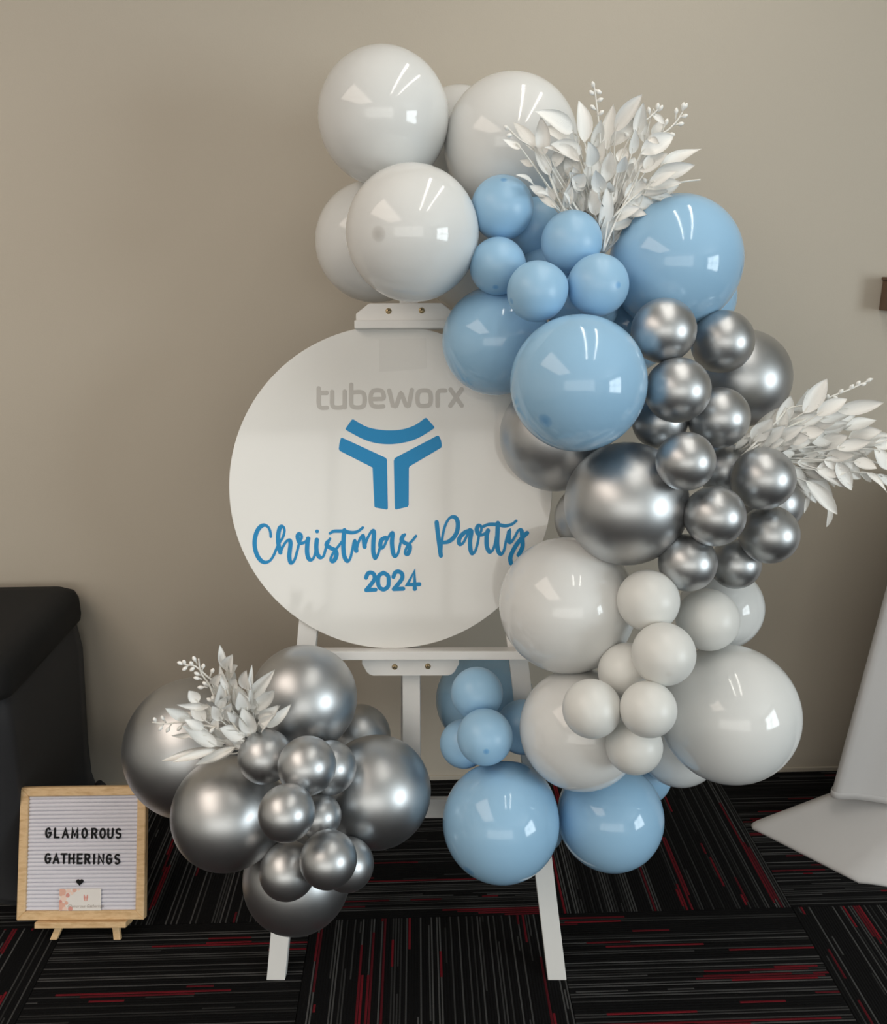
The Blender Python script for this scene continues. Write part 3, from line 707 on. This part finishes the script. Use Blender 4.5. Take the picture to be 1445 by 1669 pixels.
BALLOONS = [
    ('W1', 625, 192, 104, 109, 1.873, None, 'large glossy white balloon highest of all, at upper left of the garland'),
    ('W2', 832, 237, 108, 110, 1.896, None, 'large white balloon behind the top leaf spray, right of the highest balloon'),
    ('W3', 748, 233, 86, 86, 2.122, None, 'white balloon peeking out between the two highest white balloons'),
    ('W4', 672, 381, 105, 112, 1.713, (625, 412), 'large glossy white balloon just above the top bracket of the easel'),
    ('W5', 610, 395, 96, 96, 1.966, None, 'shaded white balloon half hidden behind the one above the easel bracket'),
    ('W6', 770, 430, 80, 80, 2.021, None, 'mostly hidden white balloon behind the bracket end, between white and blue balloons'),
    ('B1', 818, 339, 50, 52, 1.731, (818, 308), 'small pale blue balloon topmost of the small blue ones, touching a white balloon'),
    ('B2', 872, 372, 48, 50, 1.810, None, 'small shaded blue balloon wedged behind the topmost small blue balloon'),
    ('B3', 931, 394, 49, 50, 1.678, None, 'small pale blue balloon right below the stems of the top leaf spray'),
    ('B4', 811, 434, 46, 46, 1.684, (806, 474), 'small blue balloon leftmost of the upper small blue ones'),
    ('B5', 875, 475, 49, 49, 1.588, (832, 494), 'small pale blue balloon lowest of the upper small blue ones'),
    ('B6', 974, 465, 49, 51, 1.610, (998, 476), 'small pale blue balloon rightmost of the upper small blue ones, with visible tip'),
    ('B7', 1100, 428, 108, 106, 1.725, None, 'large pale blue balloon right of the top leaf spray'),
    ('B8', 1125, 485, 73, 72, 1.990, None, 'blue balloon showing only a sliver behind the large one beside the top leaves'),
    ('B9', 808, 556, 88, 88, 1.738, None, 'large blue balloon overlapping the upper right edge of the round sign'),
    ('B10', 942, 625, 112, 110, 1.517, (880, 692), 'large glossy pale blue balloon front and centre in the upper garland'),
    ('B11', 1020, 530, 80, 78, 1.896, None, 'blue balloon mostly hidden behind the small blue ones and the topmost silver one'),
    ('B12', 893, 446, 52, 52, 1.800, None, 'blue balloon glimpsed in the gap in the middle of the upper small blue ones'),
    ('B13', 948, 492, 62, 60, 1.760, None, 'blue balloon glimpsed just above the front blue balloon, behind small ones'),
    ('S1', 1081, 539, 53, 52, 1.582, None, 'small silver balloon topmost of the garland, beside the big blue balloon'),
    ('S2', 1177, 557, 51, 50, 1.655, None, 'small silver balloon second from the top, in front of the large silver one at right'),
    ('S3', 1207, 617, 80, 79, 1.814, None, 'large silver balloon at the right edge above the side leaf spray'),
    ('S4', 1104, 636, 53, 53, 1.538, None, 'small silver balloon touching the right side of the front blue balloon'),
    ('S5', 1171, 681, 51, 48, 1.594, None, 'small silver balloon below the large silver one at the right edge'),
    ('S6', 1075, 686, 45, 45, 1.622, None, 'small shaded silver balloon tucked under the front blue balloon'),
    ('S7', 1117, 752, 48, 48, 1.461, None, 'small silver balloon on the upper right of the big front silver balloon'),
    ('S8', 905, 710, 90, 92, 1.697, None, 'large dark silver balloon beneath the front blue balloon, over the sign'),
    ('S9', 1020, 821, 101, 100, 1.557, None, 'large silver balloon in the middle of the garland, above the white balloons'),
    ('S10', 962, 845, 57, 60, 1.747, None, 'silver balloon mostly hidden behind the left side of the big middle silver balloon'),
    ('S11', 1180, 765, 42, 44, 1.633, None, 'small shaded silver balloon in the gap left of the side leaf stems'),
    ('S12', 1243, 780, 52, 50, 1.535, (1263, 760), 'small silver balloon directly below the base of the side leaf spray'),
    ('S13', 1164, 841, 51, 48, 1.472, None, 'small silver balloon at the right shoulder of the big middle silver balloon'),
    ('S14', 1253, 871, 48, 47, 1.553, None, 'small silver balloon lowest at the right edge of the silver bunch'),
    ('S15', 1120, 917, 48, 46, 1.491, None, 'small silver balloon just above the small white balloons, left one of two'),
    ('S16', 1198, 919, 40, 42, 1.604, None, 'small silver balloon just above the small white balloons, right one of two'),
    ('S17', 1256, 818, 52, 52, 1.717, None, 'silver balloon mostly hidden behind the right edge of the silver bunch'),
    ('L1', 924, 986, 112, 110, 1.588, None, 'large white balloon covering the lower right edge of the round sign'),
    ('L2', 1056, 979, 51, 50, 1.467, None, 'small white balloon topmost of the lower small white ones'),
    ('L3', 1153, 1010, 51, 50, 1.516, None, 'small white balloon rightmost of the lower small white ones'),
    ('L4', 1175, 990, 67, 68, 1.694, None, 'white balloon partly hidden behind the rightmost small white balloon'),
    ('L5', 1081, 1066, 53, 50, 1.386, (1078, 1090), 'small white balloon in the middle, between two large white balloons'),
    ('L6', 1022, 1095, 48, 47, 1.454, None, 'small white balloon partly hidden behind the middle small white one'),
    ('L7', 1187, 1163, 111, 113, 1.503, None, 'large glossy white balloon at lower right with a window reflection'),
    ('L8', 945, 1188, 98, 99, 1.513, None, 'large white balloon at lower left of the white bunch, above the blue ones'),
    ('L9', 964, 1155, 48, 48, 1.372, None, 'small white balloon leftmost of the lower small white ones'),
    ('L10', 1056, 1156, 46, 46, 1.339, None, 'small white balloon in front of the gap between the two lower large white balloons'),
    ('L11', 1033, 1216, 46, 46, 1.372, None, 'small white balloon lowest of the small white ones'),
    ('L12', 1105, 1213, 68, 68, 1.646, None, 'white balloon showing only its underside behind the lower right white balloon'),
    ('D1', 777, 1130, 43, 42, 1.612, None, 'small pale blue balloon highest beside the easel ledge'),
    ('D2', 790, 1201, 45, 46, 1.516, (790, 1213), 'small pale blue balloon with centred tip, in front of the lower small blue ones'),
    ('D3', 756, 1212, 39, 40, 1.603, None, 'small blue balloon leftmost of the lower small blue ones'),
    ('D4', 852, 1185, 43, 45, 1.637, None, 'small blue balloon squeezed between small blue ones and a large white one'),
    ('D5', 790, 1140, 80, 80, 1.828, None, 'shaded blue balloon behind the right easel leg, under the ledge'),
    ('D6', 816, 1340, 95, 95, 1.496, (762, 1398), 'large glossy pale blue balloon lowest, left of the right easel leg'),
    ('D7', 994, 1331, 86, 86, 1.548, None, 'large pale blue balloon lowest, right of the right easel leg'),
    ('D8', 1045, 1262, 47, 50, 1.718, None, 'blue balloon showing a sliver beneath the lower white balloons'),
    ('D9', 885, 1355, 32, 32, 1.610, None, 'tiny glimpse of a blue balloon between the two lowest large blue balloons'),
    ('G1', 318, 1218, 109, 117, 1.697, None, 'large dark silver balloon behind the leaves, overlapping the letter board corner'),
    ('G2', 495, 1138, 88, 85, 1.581, None, 'large silver balloon topmost of the lower left bunch'),
    ('G3', 585, 1200, 50, 53, 1.695, None, 'silver balloon peeking out behind the right side of the lower left bunch'),
    ('G4', 612, 1290, 88, 92, 1.526, None, 'large silver balloon rightmost of the lower left bunch'),
    ('G5', 372, 1325, 90, 92, 1.472, None, 'large silver balloon at the left front of the lower left bunch, with scuff'),
    ('G6', 484, 1431, 87, 87, 1.505, None, 'large silver balloon lowest of all, covering the left easel leg'),
    ('G7', 432, 1233, 42, 46, 1.423, None, 'small silver balloon leftmost of the lower left bunch, touching the leaves'),
    ('G8', 500, 1248, 47, 48, 1.372, (527, 1228), 'small silver balloon in front, highest of the lower left small ones'),
    ('G9', 537, 1251, 41, 46, 1.448, None, 'small silver balloon half hidden behind the highest small one, lower left bunch'),
    ('G10', 467, 1325, 45, 47, 1.287, None, 'small silver balloon in the very middle of the lower left bunch'),
    ('G11', 520, 1330, 36, 36, 1.397, None, 'smallest silver balloon, right of the middle one in the lower left bunch'),
    ('G12', 469, 1420, 45, 47, 1.357, None, 'small silver balloon in front of the lowest large one, left one'),
    ('G13', 535, 1401, 45, 48, 1.314, None, 'small silver balloon in front of the lowest large one, nearest one'),
    ('G14', 566, 1409, 40, 46, 1.382, None, 'small silver balloon half hidden behind the nearest one, lower left bunch'),
]

GROUPS = {'W': 'white balloons above the easel', 'B': 'blue balloons of the upper garland', 'S': 'silver balloons of the garland', 'L': 'white balloons of the lower garland',
          'D': 'blue balloons at the foot of the garland', 'G': 'silver balloons of the lower left bunch'}
SPINE = {'W': [(690, 300)], 'B': [(930, 440), (1000, 540)], 'S': [(1120, 640), (1110, 820)], 'L': [(1040, 1060), (1040, 1180)], 'D': [(840, 1260)], 'G': [(480, 1290)]}
for code, cx, cy, rx, ry, Y, tip_, label in BALLOONS:
    c = at(cx, cy, Y); rad = (rx + ry) / 2 / FPX * depth(c); g = code[0]
    small = rad < 0.07 and g in 'BDLW'
    kind = {'W': 'white', 'L': 'white', 'B': 'blue', 'D': 'blue', 'S': 'silver', 'G': 'silver'}[g]
    key = kind + '_balloon' if not (small and kind != 'silver') else 'small_' + kind
    v = (c - CAM).normalized()
    if tip_:
        dx, dy = (tip_[0] - cx) / rx, -(tip_[1] - cy) / ry; dz = math.sqrt(max(0, 1 - dx * dx - dy * dy))
        d = RIGHT * dx + UP * dy - FWD * dz
    else:                                          # crown points away from the middle of the bunch, knot into it
        sx, sy = min(SPINE[g], key=lambda q: math.dist(q, (cx, cy)))
        dx, dy = cx - sx, -(cy - sy); L = math.hypot(dx, dy) or 1
        d = RIGHT * (dx / L) * .6 + UP * (dy / L) * .6 - FWD; key = 'plain_' + key
    d.normalize()
    side = d.cross(FWD); side = side.normalized() if side.length > 1e-4 else RIGHT.copy(); up2 = d.cross(side)
    m4 = Matrix((side, up2, d)).transposed().to_4x4() @ Matrix.Scale(rad, 4); m4.translation = c
    o = obj({'white': 'white_balloon', 'blue': 'pale_blue_balloon', 'silver': 'silver_balloon'}[kind], body_me[key], MAT[key]); o.matrix_world = m4
    tag(o, label, 'balloon', GROUPS[g])
    obj('knot', knot_me[key], MAT[key], o)

# ---------------------------------------------------------------- white artificial leaf sprays
def leaf_mesh(curl, twist, fold, nl=10, nw=4):
    """unit leaf: base at origin, tip at x = 1, half-width scaled by object scale y"""
    vs, fs = [], []
    for i in range(nl + 1):
        t = i / nl; w = 0.5 * (t ** .72 * (1 - t) ** .95) / .345 if 0 < t < 1 else 0.012
        zc = curl * math.sin(math.pi * t) * .5 + curl * .3 * (t * t); tw = twist * (t - .3)
        for j in range(nw + 1):
            s = (j / nw - .5) * 2; y = s * w; z = abs(s) * w * fold
            vs.append((t, y * math.cos(tw) - z * math.sin(tw), zc * 1.0 + (y * math.sin(tw) + z * math.cos(tw))))
    for i in range(nl):
        for j in range(nw):
            a = i * (nw + 1) + j; fs.append((a, a + nw + 1, a + nw + 2, a + 1))
    top = len(vs); vs2 = [(x, y, z - .006) for x, y, z in vs]
    fs2 = [tuple(top + k for k in f[::-1]) for f in fs]
    rim = [i * (nw + 1) for i in range(nl + 1)] + [nl * (nw + 1) + j for j in range(1, nw + 1)] + [i * (nw + 1) + nw for i in range(nl - 1, -1, -1)] + [j for j in range(nw - 1, 0, -1)]
    fs3 = [(rim[k], rim[(k + 1) % len(rim)], top + rim[(k + 1) % len(rim)], top + rim[k]) for k in range(len(rim))]
    return mesh('leaf', vs + vs2, fs + fs2 + fs3, True)
LEAVES = [leaf_mesh(c, t, f) for c, t, f in ((.10, .2, .25), (-.12, -.3, .30), (.16, .5, .2), (-.08, .1, .4), (.05, -.6, .3), (.22, .3, .35), (-.2, .4, .25))]
berry_me = lathe('seed_bud', [(0, 1.0), (.32, .72), (.5, .3), (.46, -.15), (.22, -.55), (.08, -.75), (0, -.78)], 8)
def spray(label, ox, oy, s, root_px, Y0, leaves, sprigs, berries, seed, lift=0.03):
    random.seed(seed)
    root = at(*root_px, Y0)
    sp = thing('leaf_spray', label, 'leaf spray', root, 'white leaf sprays')
    svs, sfs = [], []
    rpx = Vector((root_px[0], root_px[1]))
    extra = []
    for b, t, w in leaves:                         # the undergrowth of leaves between the outer ones
        if random.random() < 1.0:
            cxp, cyp = (root_px[0] - ox) * s, (root_px[1] - oy) * s; k = random.uniform(.12, .3)
            j = lambda q, m: (q[0] + (cxp - q[0]) * k + random.uniform(-m, m), q[1] + (cyp - q[1]) * k + random.uniform(-m, m))
            extra.append((j(b, 8 * s), j(t, 8 * s), w * .9))
    leaves = leaves + extra
    far = max((Vector((ox + b[0] / s, oy + b[1] / s)) - rpx).length for b, *_ in leaves)
    for i, (b, t, w) in enumerate(leaves):
        bp = (ox + b[0] / s, oy + b[1] / s); tp_ = (ox + t[0] / s, oy + t[1] / s)
        f_ = (Vector(bp) - rpx).length / far
        Yb = Y0 - .012 - lift * f_ + random.uniform(-.022, .022); Yt = Yb + random.uniform(-.035, .018)
        P, Q = at(*bp, Yb), at(*tp_, Yt)
        X = Q - P; L = X.length; X.normalize()
        nrm = (-FWD + RIGHT * random.uniform(-.35, .35) + UP * random.uniform(-.2, .4)); nrm = (nrm - X * nrm.dot(X)).normalized()
        Yv = nrm.cross(X)
        wm_ = w / s / FPX * depth(P) * 1.22
        m4 = Matrix((X * L, Yv * wm_, nrm * L * .75)).transposed().to_4x4(); m4.translation = P - root
        o = obj('leaf', LEAVES[(i * 3 + seed) % len(LEAVES)], MAT['leaf'], sp); o.matrix_local = m4
        mid = (P + root) / 2 - root + Vector((random.uniform(-.012, .012), .006, random.uniform(-.01, .012)))
        add_tube(svs, sfs, catmull([(0, 0, 0), tuple(mid), tuple(P - root), tuple(P - root + X * L * .25)], 4), .0018, .0009, 5)
    obj('stems', mesh('stems', svs, sfs, True), MAT['stem'], sp)
    for path in sprigs:
        vs_, fs_ = [], []
        pts = [at(ox + x / s, oy + y / s, Y0 - .02 - lift * .6 + .004 * math.sin(k)) - root for k, (x, y) in enumerate(path)]
        add_tube(vs_, fs_, catmull([tuple(p) for p in pts], 4), .0024, .0013, 5)
        obj('sprig', mesh('sprig', vs_, fs_, True), MAT['stem'], sp)
    for (x, y), (ax_, ay_) in berries:
        p = at(ox + x / s, oy + y / s, Y0 - .022 - lift * .6) - root; q = at(ox + ax_ / s, oy + ay_ / s, Y0 - .02 - lift * .6) - root
        d = (p - q); Lq = d.length; d.normalize()
        o = obj('seed_bud', berry_me, MAT['leaf'], sp); a = d.cross(Vector((0, 1, 0.1))).normalized()
        m4 = Matrix((a, d.cross(a), d)).transposed().to_4x4() @ Matrix.Scale(.0074, 4); m4.translation = p; o.matrix_local = m4
        vs_, fs_ = [], []; add_tube(vs_, fs_, [tuple(q - p), tuple((q - p) * .5 + Vector((0, 0, .001))), (0, 0, 0)], .0016, .0013, 5)
        bt = obj('stalk', mesh('stalk', vs_, fs_, True), MAT['stem'], o); bt.matrix_local = m4.to_3x3().inverted().to_4x4()
# each leaf: ((base), (tip), width), read on an enlarged crop
TOP = [((240,420),(120,258),70),((285,440),(265,232),72),((440,310),(230,205),95),((500,370),(465,148),82),((550,400),(590,250),62),((620,410),(655,165),76),((665,310),(810,112),78),((780,330),(815,155),60),
       ((825,370),(800,200),62),((860,215),(928,272),34),((800,430),(975,335),92),((790,520),(945,425),85),((900,505),(1125,405),72),((860,560),(1090,490),76),((820,615),(1020,582),66),((810,640),(990,665),50),
       ((690,690),(875,705),72),((640,800),(800,720),62),((700,600),(760,480),92),((700,600),(835,605),60),((225,592),(130,545),42),((300,655),(205,600),46),((160,400),(65,350),42),((340,500),(390,390),62),
       ((430,390),(240,300),80),((600,560),(590,430),62),((480,640),(440,500),66),((520,600),(560,440),92),((400,720),(440,560),74),((480,740),(520,560),86),((560,760),(540,600),84),((590,830),(610,600),74),
       ((650,700),(720,560),74),((690,480),(720,390),62),((870,350),(915,250),56),((610,900),(640,780),46),((330,690),(300,600),52),((640,540),(640,420),72),((740,560),(765,450),60),((420,480),(480,380),80),
       ((460,560),(400,440),80),((560,500),(500,400),74),((380,640),(390,540),50),((620,660),(680,540),76),((520,700),(470,600),70),((700,720),(760,620),60),((590,640),(560,520),70),((640,880),(700,760),48),((370,620),(330,500),55)]
RIGHTL = [((230,640),(495,345),150),((480,520),(595,250),150),((700,400),(912,95),140),((820,420),(1090,275),120),((1000,380),(1420,305),115),((560,450),(740,410),80),((550,540),(900,420),110),((750,520),(1155,425),140),
       ((800,640),(1040,530),120),((1050,540),(1350,465),110),((1100,620),(1400,560),120),((1150,660),(1500,600),110),((1330,690),(1560,640),100),((480,560),(700,560),110),((500,690),(760,540),95),((640,640),(860,680),120),
       ((760,650),(980,600),150),((850,690),(1100,600),130),((640,700),(880,740),110),((1000,760),(1340,720),140),((1330,720),(1450,905),120),((800,900),(1130,1060),130),((820,890),(1120,900),150),((1000,830),(1130,1085),110),
       ((1020,850),(1210,985),130),((1150,830),(1355,890),110),((690,880),(975,1160),130),((720,1000),(995,1300),110),((910,1160),(900,1410),46),((640,900),(735,1110),92),((1270,930),(1445,1110),70),((1350,945),(1500,1060),70),
       ((250,640),(430,450),140),((300,680),(560,560),140),((400,720),(640,640),120),((100,720),(240,580),64),((620,780),(840,760),110),((640,840),(900,830),115),((420,600),(600,430),130),((860,560),(1100,480),120),((900,780),(1150,770),120),((560,640),(760,610),110),((330,640),(540,500),120)]
LEFTL = [((750,290),(688,55),62),((770,280),(805,135),105),((760,330),(835,240),90),((920,450),(920,280),118),((940,500),(965,230),42),((950,520),(1160,280),100),((1000,620),(1150,460),110),((1040,720),(1200,580),110),
       ((1080,770),(1310,570),90),((500,560),(415,460),90),((590,600),(310,580),60),((560,720),(440,560),110),((430,700),(212,615),88),((660,940),(370,770),112),((640,960),(185,1070),72),((660,970),(280,1080),62),
       ((820,950),(470,1105),72),((450,840),(260,850),46),((960,830),(880,600),130),((1000,800),(1040,660),100),((900,860),(690,790),120),((900,920),(760,770),110),((700,590),(690,380),92),((650,520),(660,380),70),
       ((800,620),(760,380),120),((900,620),(810,400),120),((850,640),(730,600),80),((700,720),(620,600),92),((730,640),(790,560),70),((600,730),(580,640),80),((960,560),(860,470),100),((620,400),(700,310),70),((930,640),(860,560),90),
       ((1010,600),(940,540),90),((820,720),(700,640),90),((780,860),(600,760),100),((1060,800),(1170,660),80),((880,700),(800,560),100)]
def buds(pts, dy=18): return [((x, y), a) for x, y, *a_ in pts for a in [a_[0]]]
spray('white artificial leaf spray standing at the top between white and blue balloons', 800, 120, 3.284, (985, 412), 1.715, TOP,
      [[(600,950),(630,760),(660,560),(715,400),(770,285),(840,240),(895,190)], [(600,950),(680,760),(780,560),(800,450),(880,350),(960,290),(1010,230),(1040,165)], [(590,800),(580,560),(585,400),(575,250),(560,130),(548,45)],
       [(560,900),(400,740),(320,570),(290,480),(230,400),(150,350),(85,285)], [(590,900),(420,660),(430,540),(470,360),(440,320)], [(640,780),(820,620),(1020,580),(1120,568)]],
      buds([(540,105,(556,118)),(573,97,(553,88)),(545,182,(566,200)),(580,142,(561,150)),(587,212,(568,230)),(546,62,(549,76)),(990,205,(985,250)),(1012,270,(970,280)),(1032,228,(1008,236)),(1038,178,(1022,205)),(1026,176,(1020,200)),(936,262,(915,312)),
            (845,200,(850,232)),(890,178,(885,205)),(905,188,(892,205)),(965,325,(930,318)),(100,330,(130,325)),(84,292,(100,305)),(770,380,(745,350)),(728,330,(745,350)),(825,575,(840,600)),(855,570,(845,600))]), 3)
spray('white artificial leaf spray jutting right from the silver balloons', 1180, 600, 5.453, (1208, 742), 1.615, RIGHTL,
      [[(150,780),(500,560),(800,410),(920,270),(1100,195),(1320,95)], [(150,790),(600,720),(900,690),(1180,735),(1300,820),(1400,855)], [(160,780),(420,520),(560,370),(640,340),(700,335)]],
      buds([(915,262,(905,290)),(1030,212,(1000,240)),(985,265,(960,250)),(1125,170,(1100,195)),(1185,140,(1165,165)),(1225,145,(1200,150)),(1280,110,(1260,122)),(1225,745,(1185,737)),(1130,825,(1150,760)),(1060,740,(1080,715)),(1215,845,(1220,770)),(1300,870,(1280,805)),(1390,850,(1360,838))]), 5, .035)
spray('white artificial leaf spray on the lower left silver bunch', 230, 1040, 5.352, (398, 1222), 1.455, LEFTL,
      [[(900,900),(640,780),(520,760),(420,735),(330,735),(220,745),(95,735)], [(880,800),(760,560),(650,400),(560,320),(470,245),(400,235),(345,218)], [(860,820),(700,600),(640,520),(590,400),(520,300),(500,180)]],
      buds([(190,702,(215,742)),(172,782,(195,748)),(235,795,(265,748)),(335,785,(375,742)),(120,716,(130,738)),(490,312,(530,330)),(488,350,(530,360)),(525,430,(580,430)),(465,185,(490,230)),(440,225,(450,240)),(385,262,(410,240)),(620,290,(600,340)),
            (560,400,(590,420)),(345,220,(370,228)),(375,215,(380,235)),(600,540,(640,560)),(630,530,(650,560)),(620,800,(650,770)),(450,265,(470,245)),(540,250,(530,300))]), 9, .03)
